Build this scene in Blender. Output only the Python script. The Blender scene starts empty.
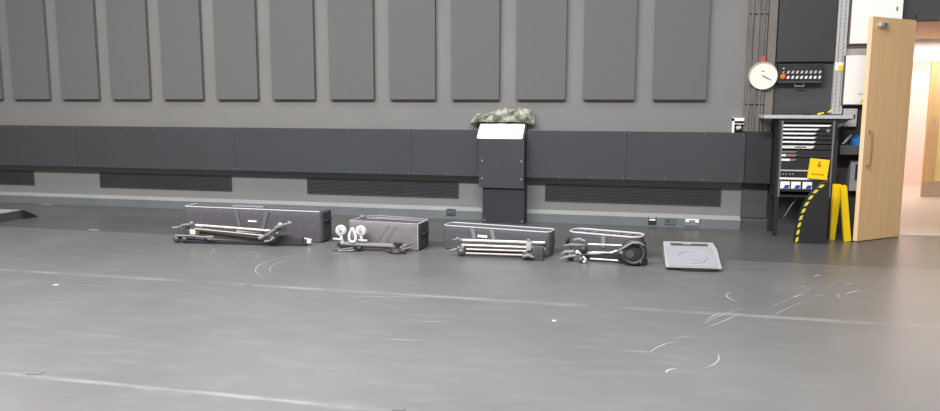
import bpy, bmesh, math, random
from mathutils import Vector, Matrix
random.seed(7)
scn = bpy.context.scene
COL = scn.collection
PI = math.pi
D = 8.978          # the back wall stands at y = D

# ------------------------------------------------------------------ materials
def lin(c):
    return tuple((v/12.92 if v <= .04045 else ((v+.055)/1.055)**2.4) for v in [x/255. for x in c])

def mat(name, rgb, rough=.6, metal=0., vary=.08, scale=6., stretch=(1, 1, 1), bump=0., spec=.5, emit=0., rgb2=None, thr=None):
    m = bpy.data.materials.new(name); m.use_nodes = True
    nt = m.node_tree; N = nt.nodes; L = nt.links
    b = N['Principled BSDF']
    b.inputs['Roughness'].default_value = rough
    b.inputs['Metallic'].default_value = metal
    b.inputs['Specular IOR Level'].default_value = spec
    tc = N.new('ShaderNodeTexCoord'); mp = N.new('ShaderNodeMapping'); mp.inputs['Scale'].default_value = stretch
    L.new(tc.outputs['Object'], mp.inputs['Vector'])
    nz = N.new('ShaderNodeTexNoise'); nz.inputs['Scale'].default_value = scale; nz.inputs['Detail'].default_value = 5
    L.new(mp.outputs[0], nz.inputs['Vector'])
    cr = N.new('ShaderNodeValToRGB')
    c = lin(rgb); c2 = lin(rgb2) if rgb2 else None
    a = tuple(v*(1-vary) for v in c); z = c2 or tuple(min(1, v*(1+vary)) for v in c)
    cr.color_ramp.elements[0].color = (*a, 1); cr.color_ramp.elements[1].color = (*z, 1)
    lo, hi = thr or (.3, .7)
    cr.color_ramp.elements[0].position = lo; cr.color_ramp.elements[1].position = hi
    L.new(nz.outputs['Fac'], cr.inputs[0]); L.new(cr.outputs[0], b.inputs['Base Color'])
    if bump:
        bp = N.new('ShaderNodeBump'); bp.inputs['Strength'].default_value = bump; bp.inputs['Distance'].default_value = .01
        L.new(nz.outputs['Fac'], bp.inputs['Height']); L.new(bp.outputs[0], b.inputs['Normal'])
    if emit:
        L.new(cr.outputs[0], b.inputs['Emission Color']); b.inputs['Emission Strength'].default_value = emit
    return m

M = {}
M['wall'] = mat('wall_paint', (128, 126, 124), .75, vary=.05, scale=1.3)
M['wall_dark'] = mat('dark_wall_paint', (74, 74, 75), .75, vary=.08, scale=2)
M['felt'] = mat('acoustic_felt', (110, 108, 108), .95, vary=.03, scale=60, bump=.08, spec=.1)
M['band'] = mat('painted_board', (69, 70, 73), .6, vary=.05, scale=1.5, spec=.3)
M['band_dark'] = mat('dark_board', (54, 54, 56), .6, vary=.05, scale=2, spec=.3)
M['pillar'] = mat('pillar_board', (66, 68, 73), .55, vary=.05, scale=3, spec=.3)
M['pillar_dark'] = mat('pillar_kick_board', (54, 55, 59), .6, vary=.05, scale=3, spec=.3)
M['skirting'] = mat('skirting_paint', (112, 116, 118), .5, vary=.06, scale=3)
M['skirt_top_lit'] = mat('skirting_lit_top', (152, 154, 153), .5, vary=.06, scale=3)  # paler than the face: overhead light on the chamfer put into the colour
M['trunk'] = mat('scuffed_trunking', (112, 108, 104), .6, vary=.28, scale=4, stretch=(6, 1, .7))
M['trunk_tan'] = mat('taupe_strip', (120, 113, 108), .7, vary=.06, scale=3)
M['vent'] = mat('vent_black', (62, 62, 64), .7, vary=.1)
M['vent_back'] = mat('vent_shadow', (54, 54, 56), .8, vary=.1)
M['pin'] = mat('black_pinboard', (60, 59, 61), .5, vary=.08, scale=1.2)
M['steel_grey'] = mat('perforated_grey_steel', (188, 190, 190), .5, vary=.08, scale=30)
M['steel_mid'] = mat('mid_grey_steel', (136, 136, 138), .5, vary=.08, scale=20)
M['steel_dark'] = mat('grey_steel', (98, 101, 105), .5, vary=.08, scale=20)
M['white'] = mat('white_gloss', (250, 250, 248), .45, vary=.01)
M['offwhite'] = mat('off_white', (226, 224, 220), .5, vary=.03)
M['box_white'] = mat('white_cabinet_paint', (252, 252, 250), .4, vary=.01)
M['black'] = mat('black_plastic', (44, 44, 46), .45, vary=.1, scale=12)
M['blackm'] = mat('black_rubber', (34, 34, 36), .6, vary=.1, scale=12)
M['fabric'] = mat('charcoal_nylon', (88, 85, 90), .75, vary=.08, scale=25, bump=.2, spec=.3)
M['fabric2'] = mat('mauve_grey_nylon', (122, 117, 121), .7, vary=.07, scale=9, bump=.25, spec=.3)
M['fabric_top'] = mat('dark_padded_nylon', (84, 83, 86), .6, vary=.2, scale=14, bump=.3)
M['fabric_end'] = mat('black_nylon_end', (62, 61, 66), .75, vary=.12, scale=18, bump=.3)
M['piping'] = mat('pale_piping', (196, 195, 195), .5, vary=.05)
M['strap'] = mat('grey_webbing', (132, 130, 132), .7, vary=.1, scale=40)
M['silver'] = mat('brushed_aluminium', (222, 219, 214), .3, .6, vary=.05, scale=15)
M['tube_tan'] = mat('dull_tube', (182, 174, 168), .35, .4, vary=.08)
M['gunmetal'] = mat('gunmetal', (92, 92, 95), .4, .4, vary=.15, scale=15)
M['brownish'] = mat('dark_brown_black', (66, 62, 60), .5, vary=.15, scale=10)
M['disc'] = mat('disc_white', (206, 204, 202), .5, vary=.03)
M['strap_dark'] = mat('dark_webbing', (104, 102, 106), .7, vary=.1, scale=40)
M['handle_b'] = mat('bronze_handle', (150, 124, 98), .4, .2)
M['tag'] = mat('cream_tag', (225, 218, 192), .6, vary=.04)
M['brass'] = mat('brass_screw', (190, 165, 120), .4, .6)
M['yellow'] = mat('safety_yellow', (250, 212, 10), .45, vary=.06, scale=5)
M['notice'] = mat('notice_yellow', (255, 214, 16), .5, vary=.03)
M['ink'] = mat('orange_ink', (205, 120, 10), .6)
M['tape_y'] = mat('hazard_yellow', (226, 208, 60), .6)
M['orange'] = mat('orange_knob', (244, 132, 20), .4)
M['red'] = mat('red_plastic', (206, 74, 54), .5)
M['blue'] = mat('blue_cloth', (40, 120, 200), .7, vary=.35, scale=20, bump=.4)
M['navy'] = mat('blue_label', (52, 66, 150), .5)
M['patch_brown'] = mat('reddish_panel', (150, 112, 104), .5)
M['dial'] = mat('clock_dial', (246, 240, 228), .45, vary=.02)
M['rim'] = mat('clock_rim', (214, 206, 196), .4)
M['greydark'] = mat('clock_hand', (110, 104, 96), .5)
M['grille'] = mat('speaker_grille', (150, 149, 156), .5, vary=.04, scale=150)
M['grille_ring'] = mat('speaker_ring', (160, 159, 166), .5, vary=.02)
M['grille_in'] = mat('speaker_cone', (150, 149, 156), .5, vary=.02)
M['spk'] = mat('speaker_cabinet', (160, 157, 158), .5, vary=.04, scale=20)
M['floor_black'] = mat('black_ply', (70, 69, 70), .6, vary=.1)
M['platform_top_lit'] = mat('lit_platform_top', (158, 156, 154), .5, vary=.15, scale=8)  # light falling on the black deck's top, painted as a paler colour
M['cloth'] = mat('camouflage_cloth', (114, 118, 102), .9, vary=.15, scale=15, bump=.5, rgb2=(182, 185, 168), thr=(.38, .62))
M['pink'] = mat('pink_wall', (246, 214, 206), .7, vary=.02, scale=1)
M['peach'] = mat('peach_ceiling', (216, 188, 164), .8, vary=.01)
M['lino'] = mat('corridor_lino', (198, 184, 170), .4, vary=.03, scale=2)
M['kick'] = mat('metal_kick_plate', (196, 180, 158), .45, vary=.04, stretch=(1, 1, 12))
M['amber'] = mat('amber_glass', (255, 238, 170), .3, vary=.02)
M['scuff'] = mat('white_scuff', (146, 147, 147), .6, vary=.2, scale=12)
M['tape_w'] = mat('white_tape', (196, 194, 190), .5)
M['edge_shade'] = mat('edge_shadow_brown', (96, 82, 72), .6)

def wood(name, c1, c2):
    m = bpy.data.materials.new(name); m.use_nodes = True
    N = m.node_tree.nodes; L = m.node_tree.links; b = N['Principled BSDF']; b.inputs['Roughness'].default_value = .5
    tc = N.new('ShaderNodeTexCoord'); mp = N.new('ShaderNodeMapping'); mp.inputs['Scale'].default_value = (14, 14, .5)
    nz = N.new('ShaderNodeTexNoise'); nz.inputs['Scale'].default_value = 2.2; nz.inputs['Detail'].default_value = 6; nz.inputs['Distortion'].default_value = .4
    cr = N.new('ShaderNodeValToRGB'); cr.color_ramp.elements[0].color = (*lin(c1), 1); cr.color_ramp.elements[1].color = (*lin(c2), 1)
    cr.color_ramp.elements[0].position = .3; cr.color_ramp.elements[1].position = .72
    L.new(tc.outputs['Object'], mp.inputs[0]); L.new(mp.outputs[0], nz.inputs['Vector']); L.new(nz.outputs['Fac'], cr.inputs[0]); L.new(cr.outputs[0], b.inputs['Base Color'])
    return m
M['oak'] = wood('oak_veneer', (236, 192, 138), (244, 206, 156))
M['oak_edge'] = wood('oak_lipping', (246, 208, 164), (252, 218, 176))
M['oak_far'] = wood('light_oak', (222, 186, 130), (236, 204, 150))

def floor_mat():
    m = bpy.data.materials.new('dance_vinyl'); m.use_nodes = True
    nt = m.node_tree; N = nt.nodes; L = nt.links; b = N['Principled BSDF']
    tc = N.new('ShaderNodeTexCoord'); sx = N.new('ShaderNodeSeparateXYZ'); L.new(tc.outputs['Object'], sx.inputs[0])
    n1 = N.new('ShaderNodeTexNoise'); n1.inputs['Scale'].default_value = .7; n1.inputs['Detail'].default_value = 7; L.new(tc.outputs['Object'], n1.inputs['Vector'])
    mp = N.new('ShaderNodeMapping'); mp.inputs['Scale'].default_value = (1.2, 5, 1); L.new(tc.outputs['Object'], mp.inputs[0])
    n2 = N.new('ShaderNodeTexNoise'); n2.inputs['Scale'].default_value = 2.2; n2.inputs['Detail'].default_value = 8; n2.inputs['Roughness'].default_value = .65; L.new(mp.outputs[0], n2.inputs['Vector'])
    cr = N.new('ShaderNodeValToRGB'); cr.color_ramp.elements[0].position = .3; cr.color_ramp.elements[1].position = .72
    cr.color_ramp.elements[0].color = (*lin((98, 97, 96)), 1); cr.color_ramp.elements[1].color = (*lin((112, 111, 110)), 1)
    L.new(n1.outputs['Fac'], cr.inputs[0])
    cr2 = N.new('ShaderNodeValToRGB'); cr2.color_ramp.elements[0].position = .5; cr2.color_ramp.elements[1].position = .8
    cr2.color_ramp.elements[0].color = (0, 0, 0, 1); cr2.color_ramp.elements[1].color = (1, 1, 1, 1)
    L.new(n2.outputs['Fac'], cr2.inputs[0])
    mx = N.new('ShaderNodeMixRGB'); mx.inputs[2].default_value = (*lin((146, 148, 148)), 1)
    f = N.new('ShaderNodeMath'); f.operation = 'MULTIPLY'; f.inputs[1].default_value = .2
    L.new(cr2.outputs[0], f.inputs[0]); L.new(f.outputs[0], mx.inputs[0]); L.new(cr.outputs[0], mx.inputs[1])
    # seams between the rolls of vinyl, scuffed white
    def line(y0, w):
        a = N.new('ShaderNodeMath'); a.operation = 'SUBTRACT'; a.inputs[1].default_value = y0
        wob = N.new('ShaderNodeMath'); wob.operation = 'MULTIPLY_ADD'; wob.inputs[1].default_value = .05
        L.new(n2.outputs['Fac'], wob.inputs[0]); L.new(sx.outputs['Y'], wob.inputs[2]); L.new(wob.outputs[0], a.inputs[0])
        ab = N.new('ShaderNodeMath'); ab.operation = 'ABSOLUTE'; L.new(a.outputs[0], ab.inputs[0])
        mr = N.new('ShaderNodeMapRange'); mr.inputs['From Min'].default_value = 0; mr.inputs['From Max'].default_value = w
        mr.inputs['To Min'].default_value = 1; mr.inputs['To Max'].default_value = 0
        L.new(ab.outputs[0], mr.inputs['Value']); return mr.outputs[0]
    n3 = N.new('ShaderNodeTexNoise'); n3.inputs['Scale'].default_value = 1.7; n3.inputs['Detail'].default_value = 6; L.new(tc.outputs['Object'], n3.inputs['Vector'])
    cr3 = N.new('ShaderNodeValToRGB'); cr3.color_ramp.elements[0].position = .36; cr3.color_ramp.elements[1].position = .62; L.new(n3.outputs['Fac'], cr3.inputs[0])
    prev = mx.outputs[0]
    for y0, w, k in ((3.125, .03, .34), (5.19, .05, .30), (7.07, .04, .2)):
        o = line(y0, w)
        g = N.new('ShaderNodeMath'); g.operation = 'MULTIPLY'; L.new(o, g.inputs[0]); L.new(cr3.outputs[0], g.inputs[1])
        g2 = N.new('ShaderNodeMath'); g2.operation = 'MULTIPLY'; g2.inputs[1].default_value = k; L.new(g.outputs[0], g2.inputs[0])
        q = N.new('ShaderNodeMixRGB'); q.inputs[2].default_value = (*lin((190, 190, 188)), 1)
        L.new(g2.outputs[0], q.inputs[0]); L.new(prev, q.inputs[1]); prev = q.outputs[0]
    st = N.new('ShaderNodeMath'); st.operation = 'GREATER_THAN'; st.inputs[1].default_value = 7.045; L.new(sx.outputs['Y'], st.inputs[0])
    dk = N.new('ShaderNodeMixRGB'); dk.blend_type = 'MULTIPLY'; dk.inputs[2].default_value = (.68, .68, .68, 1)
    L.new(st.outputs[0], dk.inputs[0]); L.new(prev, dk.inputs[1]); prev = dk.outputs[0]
    L.new(prev, b.inputs['Base Color'])
    rr = N.new('ShaderNodeMapRange'); rr.inputs['To Min'].default_value = .29; rr.inputs['To Max'].default_value = .36
    L.new(n2.outputs['Fac'], rr.inputs['Value']); L.new(rr.outputs[0], b.inputs['Roughness'])
    b.inputs['Specular IOR Level'].default_value = .6
    return m
M['floor'] = floor_mat()

# ------------------------------------------------------------------ mesh helpers
def B(): return bmesh.new()
def add_box(bm, x0, x1, y0, y1, z0, z1, bev=0., mtx=None, seg=2):
    r = bmesh.ops.create_cube(bm, size=1)
    vs = r['verts']
    for v in vs:
        v.co = Vector(((x0+x1)/2+v.co.x*(x1-x0), (y0+y1)/2+v.co.y*(y1-y0), (z0+z1)/2+v.co.z*(z1-z0)))
    if bev:
        es = list({e for v in vs for e in v.link_edges})
        rr = bmesh.ops.bevel(bm, geom=es, offset=bev, segments=seg, affect='EDGES', profile=.6)
        vs = list({v for f in rr['faces'] for v in f.verts} | {v for v in vs if v.is_valid})
    if mtx is not None:
        for v in vs: v.co = mtx @ v.co
    return vs
def add_bar(bm, p0, p1, w, h, bev=0.):
    """box-section bar between two points: w across, h in the upright direction"""
    p0, p1 = Vector(p0), Vector(p1); d = p1-p0; L = d.length; d.normalize()
    up = Vector((0, 0, 1)) if abs(d.z) < .95 else Vector((0, 1, 0))
    s = d.cross(up).normalized(); u = s.cross(d)
    m = Matrix((( d.x, s.x, u.x, p0.x), (d.y, s.y, u.y, p0.y), (d.z, s.z, u.z, p0.z), (0, 0, 0, 1)))
    add_box(bm, 0, L, -w/2, w/2, -h/2, h/2, bev, m)
def add_tube(bm, pts, r, seg=10, closed=False):
    """round tube along points; r a number or one radius per point"""
    pts = [Vector(p) for p in pts]; n = len(pts)
    rs = r if isinstance(r, (list, tuple)) else [r]*n
    rings = []; prev = None
    for i, p in enumerate(pts):
        a = pts[(i-1) % n] if (closed or i > 0) else p
        b = pts[(i+1) % n] if (closed or i < n-1) else p
        t = (b-a).normalized()
        ref = prev if prev is not None else (Vector((0, 0, 1)) if abs(t.z) < .9 else Vector((0, 1, 0)))
        s = (ref - t*ref.dot(t)).normalized(); prev = s; u = t.cross(s)
        rings.append([bm.verts.new(p + (s*math.cos(2*PI*k/seg)+u*math.sin(2*PI*k/seg))*rs[i]) for k in range(seg)])
    m = n if closed else n-1
    for i in range(m):
        A, Bq = rings[i], rings[(i+1) % n]
        for k in range(seg): bm.faces.new((A[k], A[(k+1) % seg], Bq[(k+1) % seg], Bq[k]))
    if not closed:
        bm.faces.new(rings[0][::-1]); bm.faces.new(rings[-1])
def add_lathe(bm, prof, c, axis=(0, 0, 1), seg=24):
    """profile of (radius, height) turned about an axis through c"""
    ax = Vector(axis).normalized(); c = Vector(c)
    s = ax.cross(Vector((0, 0, 1)) if abs(ax.z) < .9 else Vector((1, 0, 0))).normalized(); u = ax.cross(s)
    rings = []
    for r, h in prof:
        if r < 1e-6: rings.append([bm.verts.new(c+ax*h)])
        else: rings.append([bm.verts.new(c+ax*h+(s*math.cos(2*PI*k/seg)+u*math.sin(2*PI*k/seg))*r) for k in range(seg)])
    for a, b in zip(rings, rings[1:]):
        for k in range(seg):
            k2 = (k+1) % seg
            if len(a) == 1 and len(b) == 1: continue
            if len(a) == 1: bm.faces.new((a[0], b[k2], b[k]))
            elif len(b) == 1: bm.faces.new((a[k], a[k2], b[0]))
            else: bm.faces.new((a[k], a[k2], b[k2], b[k]))
    if len(rings[0]) > 1: bm.faces.new(rings[0])
    if len(rings[-1]) > 1: bm.faces.new(rings[-1])
def add_prism(bm, poly, d0, d1, plane='xz'):
    """polygon swept from d0 to d1 along the missing axis"""
    def P(a, b, d): return {'xz': (a, d, b), 'yz': (d, a, b), 'xy': (a, b, d)}[plane]
    A = [bm.verts.new(P(a, b, d0)) for a, b in poly]; Z = [bm.verts.new(P(a, b, d1)) for a, b in poly]
    n = len(poly)
    bm.faces.new(A); bm.faces.new(Z[::-1])
    for i in range(n): bm.faces.new((A[i], Z[i], Z[(i+1) % n], A[(i+1) % n]))
def rr_loop(x0, x1, y0, y1, r, n=5):
    pts = []
    for cx, cy, a0 in ((x1-r, y1-r, 0), (x0+r, y1-r, PI/2), (x0+r, y0+r, PI), (x1-r, y0+r, 1.5*PI)):
        for k in range(n+1): pts.append((cx+r*math.cos(a0+k*PI/2/n), cy+r*math.sin(a0+k*PI/2/n)))
    return pts
def add_stack(bm, loops):
    """loops of equal length at rising heights skinned into a closed body"""
    R = [[bm.verts.new(p) for p in l] for l in loops]; n = len(R[0])
    for a, b in zip(R, R[1:]):
        for k in range(n): bm.faces.new((a[k], a[(k+1) % n], b[(k+1) % n], b[k]))
    bm.faces.new(R[0][::-1]); bm.faces.new(R[-1])

def obj(name, bm, m, parent=None, smooth=False, label=None):
    bmesh.ops.recalc_face_normals(bm, faces=bm.faces[:])
    me = bpy.data.meshes.new(name); bm.to_mesh(me); bm.free()
    for k in (m if isinstance(m, (list, tuple)) else [m]): me.materials.append(k)
    if smooth:
        for p in me.polygons: p.use_smooth = True
        try: me.set_sharp_from_angle(angle=math.radians(40))
        except Exception: pass
    o = bpy.data.objects.new(name, me); COL.objects.link(o)
    if parent is not None: o.parent = parent
    if label: o['label'] = label
    return o
def tag(o, label, cat, group=None):
    o['label'] = label; o['category'] = cat
    if group: o['group'] = group
    return o
def thing(name, label, cat, loc=(0, 0, 0), rz=0, group=None):
    o = bpy.data.objects.new(name, None); COL.objects.link(o); o.empty_display_size = .1
    o.location = loc; o.rotation_euler = (0, 0, rz)
    return tag(o, label, cat, group)
def struct(name, bm, m, smooth=False):
    o = obj(name, bm, m, smooth=smooth); o['kind'] = 'structure'; return o
def copy_tree(o, parent=None):
    c = o.copy(); COL.objects.link(c)
    if parent is not None: c.parent = parent
    for ch in list(o.children): copy_tree(ch, c)
    return c
def sbox(name, m, *a, bev=0.):
    bm = B(); add_box(bm, *a, bev=bev); return struct(name, bm, m)
def pbox(name, m, parent, *a, bev=0., label=None):
    bm = B(); add_box(bm, *a, bev=bev); return obj(name, bm, m, parent, label=label)

# ------------------------------------------------------------------ the room
JX = 2.90                                        # left jamb of the doorway
bm = B(); 
add_box(bm, -13, 6.5, -2, D, -.05, 0)
def scuff(pts, w):
    n = len(pts); prev = None
    for i, (x, y) in enumerate(pts):
        a = pts[max(0, i-1)]; b = pts[min(n-1, i+1)]
        t = Vector((b[0]-a[0], b[1]-a[1], 0)).normalized(); s = Vector((-t.y, t.x, 0))
        ww = w*(.25+.75*math.sin(PI*(i+.3)/(n-.4)))
        pr = (bm.verts.new((x+s.x*ww, y+s.y*ww, .0012)), bm.verts.new((x-s.x*ww, y-s.y*ww, .0012)))
        if prev: f = bm.faces.new((prev[0], pr[0], pr[1], prev[1])); f.material_index = 1
        prev = pr
def curve(p0, p1, bend=0, n=9):
    d = Vector((p1[0]-p0[0], p1[1]-p0[1])); s = Vector((-d.y, d.x))
    return [(p0[0]+d.x*t+s.x*bend*4*t*(1-t), p0[1]+d.y*t+s.y*bend*4*t*(1-t)) for t in [i/(n-1) for i in range(n)]]
for p0, p1, b, w in (((.12, 4.22), (.28, 4.47), .07, .005), ((-.02, 4.2), (.13, 4.23), .02, .004), ((.26, 4.52), (.42, 4.58), .1, .004),
                     ((.45, 4.86), (.78, 5.36), .02, .004), ((.48, 4.80), (.75, 5.22), -.02, .005), ((.5, 4.98), (.62, 5.2), .03, .006),
                     ((.40, 4.02), (.50, 4.29), -.12, .005), ((.77, 5.52), (.76, 5.82), .2, .007),
                     ((.85, 5.02), (1.3, 5.72), .02, .003), ((.9, 5.3), (1.5, 6.3), -.01, .003), ((1.45, 6.0), (1.75, 6.5), .03, .003),
                     ((1.2, 5.75), (1.28, 5.85), .1, .008), ((.62, 4.9), (1.1, 5.0), .05, .003), ((1.52, 5.8), (1.56, 5.95), .1, .006),
                     ((1.62, 5.65), (1.7, 5.72), .1, .006), ((.2, 3.9), (.26, 3.98), .2, .008), ((.9, 6.25), (1.15, 5.95), .1, .003), ((1.5, 6.52), (1.58, 6.62), .05, .012), ((1.3, 6.1), (1.36, 6.12), .05, .012), ((1.68, 6.3), (1.76, 6.32), .1, .012), ((1.6, 5.95), (1.75, 6.1), .05, .01), ((1.85, 6.4), (1.93, 6.42), .1, .012), ((1.35, 5.85), (1.45, 5.86), .1, .01), ((1.72, 6.0), (2.1, 6.5), .02, .004),
                     ((-1.35, 4.5), (-1.1, 4.55), .05, .004), ((-.6, 5.6), (-.3, 5.66), .05, .003), ((-1.5, 4.1), (-1.2, 4.12), .02, .004),
                     ((.1, 5.7), (.5, 5.8), .02, .003), ((.7, 6.78), (1.6, 6.82), .01, .004), ((-2.1, 5.0), (-1.3, 5.12), .02, .005)):
    scuff(curve(p0, p1, b), w)
for cx, cy, r, a0, a1, w in ((-2.62, 5.95, .62, 1.9, 4.3, .005), (-2.62, 5.95, .50, 2.0, 4.0, .004), (-4.6, 6.0, .7, .2, 1.6, .003)):
    scuff([(cx+r*1.0*math.cos(a0+(a1-a0)*i/14), cy+r*math.sin(a0+(a1-a0)*i/14)) for i in range(15)], w)
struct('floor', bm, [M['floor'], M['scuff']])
sbox('wall_left', M['wall'], -13.15, -13, -2, D+.15, 0, 4.6)
sbox('wall_back', M['wall'], -13, 1.22, D, D+.15, 0, 4.6)
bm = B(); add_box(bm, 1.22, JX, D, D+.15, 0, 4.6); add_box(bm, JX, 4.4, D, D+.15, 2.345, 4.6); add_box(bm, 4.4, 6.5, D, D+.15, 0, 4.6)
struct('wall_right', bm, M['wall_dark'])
sbox('trim_1', M['wall_dark'], JX, 4.4, D-.06, D, 2.345, 2.40)           # dark head of the doorway
# black band of screwed sheets along the wall
def band(name, seams, z0, z1, dep, m):
    bm = B()
    for a, b in zip(seams, seams[1:]): add_box(bm, a+.0015, b-.0015, D-dep, D, z0, z1)
    nf = len(bm.faces)
    for a, b in zip(seams, seams[1:]):
        n = max(2, round((b-a)/.41)+1)
        for i in range(n):
            x = a+.03+(b-a-.06)*i/(n-1)
            for z in (z0+.022, z1-.022): add_lathe(bm, [(.0075, 0), (.006, .003), (0, .004)], (x, D-dep, z), (0, -1, 0), 8)
    bm.faces.ensure_lookup_table()
    for f in bm.faces[nf:]: f.material_index = 1
    return struct(name, bm, [m, M['skirting']])
band('trim_2', [-13, -12.5, -10.06, -7.62, -5.18, -2.74, -1.846], .557, 1.122, .14, M['band'])
band('trim_3', [-1.286, -.10, 1.22], .557, 1.122, .14, M['band'])
sbox('trim_4', M['band_dark'], 1.225, 1.50, D-.15, D, .555, 1.137)
sbox('trim_5', M['wall_dark'], 1.225, 1.50, D-.03, D, .14, .55)
# skirting trunking
def skirt(name, x0, x1, dep=.06, m=M['skirting']):
    bm = B(); add_prism(bm, [(D, 0), (D-dep, 0), (D-dep, .108), (D-dep+.006, .113), (D, .15)], x0, x1, 'yz')
    bmesh.ops.recalc_face_normals(bm, faces=bm.faces[:])
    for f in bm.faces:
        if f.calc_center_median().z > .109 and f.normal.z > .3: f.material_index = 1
    return struct(name, bm, [m, M['skirt_top_lit'] if m is M['skirting'] else m])
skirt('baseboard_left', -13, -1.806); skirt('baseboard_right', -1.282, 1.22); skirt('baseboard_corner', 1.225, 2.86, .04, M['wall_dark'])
# vertical trunking and strip at the end of the panelled wall
bm = B(); add_box(bm, 1.195, 1.40, D-.05, D, 1.137, 4.6)
for x in (1.235, 1.30, 1.355): add_tube(bm, [(x, D-.055, 1.137), (x+.004, D-.06, 2.2), (x-.003, D-.057, 3.1), (x, D-.055, 4.6)], .014, 8)
for z in (1.45, 2.45, 3.4): add_box(bm, 1.2, 1.395, D-.074, D-.05, z, z+.012)
struct('trim_6', bm, M['trunk'])
sbox('trim_7', M['trunk_tan'], 1.41, 1.50, D-.035, D, 1.137, 4.6)

sbox('trim_10', M['steel_grey'], 2.225, 2.76, D-.011, D, 1.96, 4.6)       # pale backboard behind the cabinets

# ------------------------------------------------------------------ acoustic panels
place_words = ['leftmost grey acoustic panel, a sliver at the left edge of the photo', 'second grey acoustic panel from the left end of the wall',
    'third grey acoustic panel from the left end of the wall', 'fourth grey acoustic panel from the left, above two floor cases\' left side wall',
    'fifth grey acoustic panel from the left, just left of the long case below', 'sixth grey acoustic panel from the left, above the long case',
    'seventh grey acoustic panel from the left, above the long case\'s right end', 'eighth grey acoustic panel from the left, above the white discs',
    'ninth grey acoustic panel from the left, above the mauve-grey case\'s right half', 'tall grey acoustic panel above the left end of the camouflage cloth',
    'tall grey acoustic panel above the right end of the camouflage cloth', 'second grey acoustic panel from the right end of the row',
    'rightmost grey acoustic panel, nearest to the wall clock']
place_words[3] = 'fourth grey acoustic panel from the left end of the wall'
place_words[4] = 'fifth grey acoustic panel from the left end of the wall'
place_words[5] = 'sixth grey acoustic panel from the left, above the longest case'
place_words[6] = 'seventh grey acoustic panel from the left, above the long case\'s right half'
PT = .06
bm = B(); add_box(bm, 0, .598, -PT, 0, 0, 2.7, bev=.006)
pan = obj('mounted_acoustic_panel', bm, M['felt'])
for i in range(13):
    o = pan if i == 0 else pan.copy()
    if i: COL.objects.link(o)
    o.location = (-8.898 + .8062*i - .598, D, 1.494)
    tag(o, place_words[i], 'acoustic panel', 'acoustic panels along the wall')

# ------------------------------------------------------------------ vent grilles under the band
vl = ['dark slatted vent under the band, cut off by the left edge', 'dark slatted vent in the wall behind the empty floor, left of the longest case',
      'dark slatted vent in the wall behind the case with white discs', 'dark slatted vent right of the black pillar, above the sockets']
vr = None
for i, x in enumerate((-10.55, -7.385, -4.22, -1.065)):
    if i == 0:
        vr = thing('vent_grille', vl[0], 'vent', (x, D, .262), group='vent grilles under the band')
        pbox('backing', M['vent_back'], vr, 0, 2.06, -.004, 0, 0, .205)
        bm = B()
        add_box(bm, 0, 2.06, -.014, 0, 0, .012); add_box(bm, 0, 2.06, -.014, 0, .193, .205); add_box(bm, 0, .012, -.014, 0, .012, .193); add_box(bm, 2.048, 2.06, -.014, 0, .012, .193)
        obj('frame', bm, M['vent'], vr)
        bm = B()
        for k in range(10): add_box(bm, .012, 2.048, -.011, -.004, .018+k*.0175, .026+k*.0175)
        obj('slats', bm, M['vent'], vr)
    else:
        c = copy_tree(vr); c.location = (x, D, .262); tag(c, vl[i], 'vent', 'vent grilles under the band')

# ------------------------------------------------------------------ black boxed pillar with sloping top
t = thing('boxed_pillar', 'black boxed pillar with a sloping top between the two band runs', 'pillar', (-1.6, D, 0))
bm = B(); add_prism(bm, [(-.28, .435), (0, .435), (0, 1.22), (-.03, 1.22), (-.28, 1.018)], -.241, .309, 'yz'); obj('body', bm, M['pillar'], t)
pbox('kick_panel', M['pillar_dark'], t, -.201, .313, -.25, 0, 0, .435)
for x, z in ((-.201, .76), (.277, .76), (-.201, .545), (.277, .545)):
    bm = B(); add_lathe(bm, [(.012, 0), (.010, .004), (0, .006)], (x, -.28, z), (0, -1, 0), 10); obj('screw', bm, M['brass'], t)
for x in (-.175, .287):
    bm = B(); add_lathe(bm, [(.012, 0), (.010, .004), (0, .006)], (x, -.25, .03), (0, -1, 0), 10); obj('screw', bm, M['brass'], t)
# white sheet on the slope
bm = B()
sl = math.atan2(.202, .25)
mt = Matrix.Translation((-1.6, D-.279, 1.0235)) @ Matrix.Rotation(sl, 4, 'X')
loop = rr_loop(-.27, .285, 0, .285, .018, 3)
A = [bm.verts.new(mt @ Vector((x, y, .002))) for x, y in loop]; Z = [bm.verts.new(mt @ Vector((x, y, .007))) for x, y in loop]
bm.faces.new(A[::-1]); bm.faces.new(Z)
for k in range(len(A)): bm.faces.new((A[k], A[(k+1) % len(A)], Z[(k+1) % len(A)], Z[k]))
tag(obj('white_board', bm, M['white']), 'blank white board lying on the sloping top of the black pillar', 'board')
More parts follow.
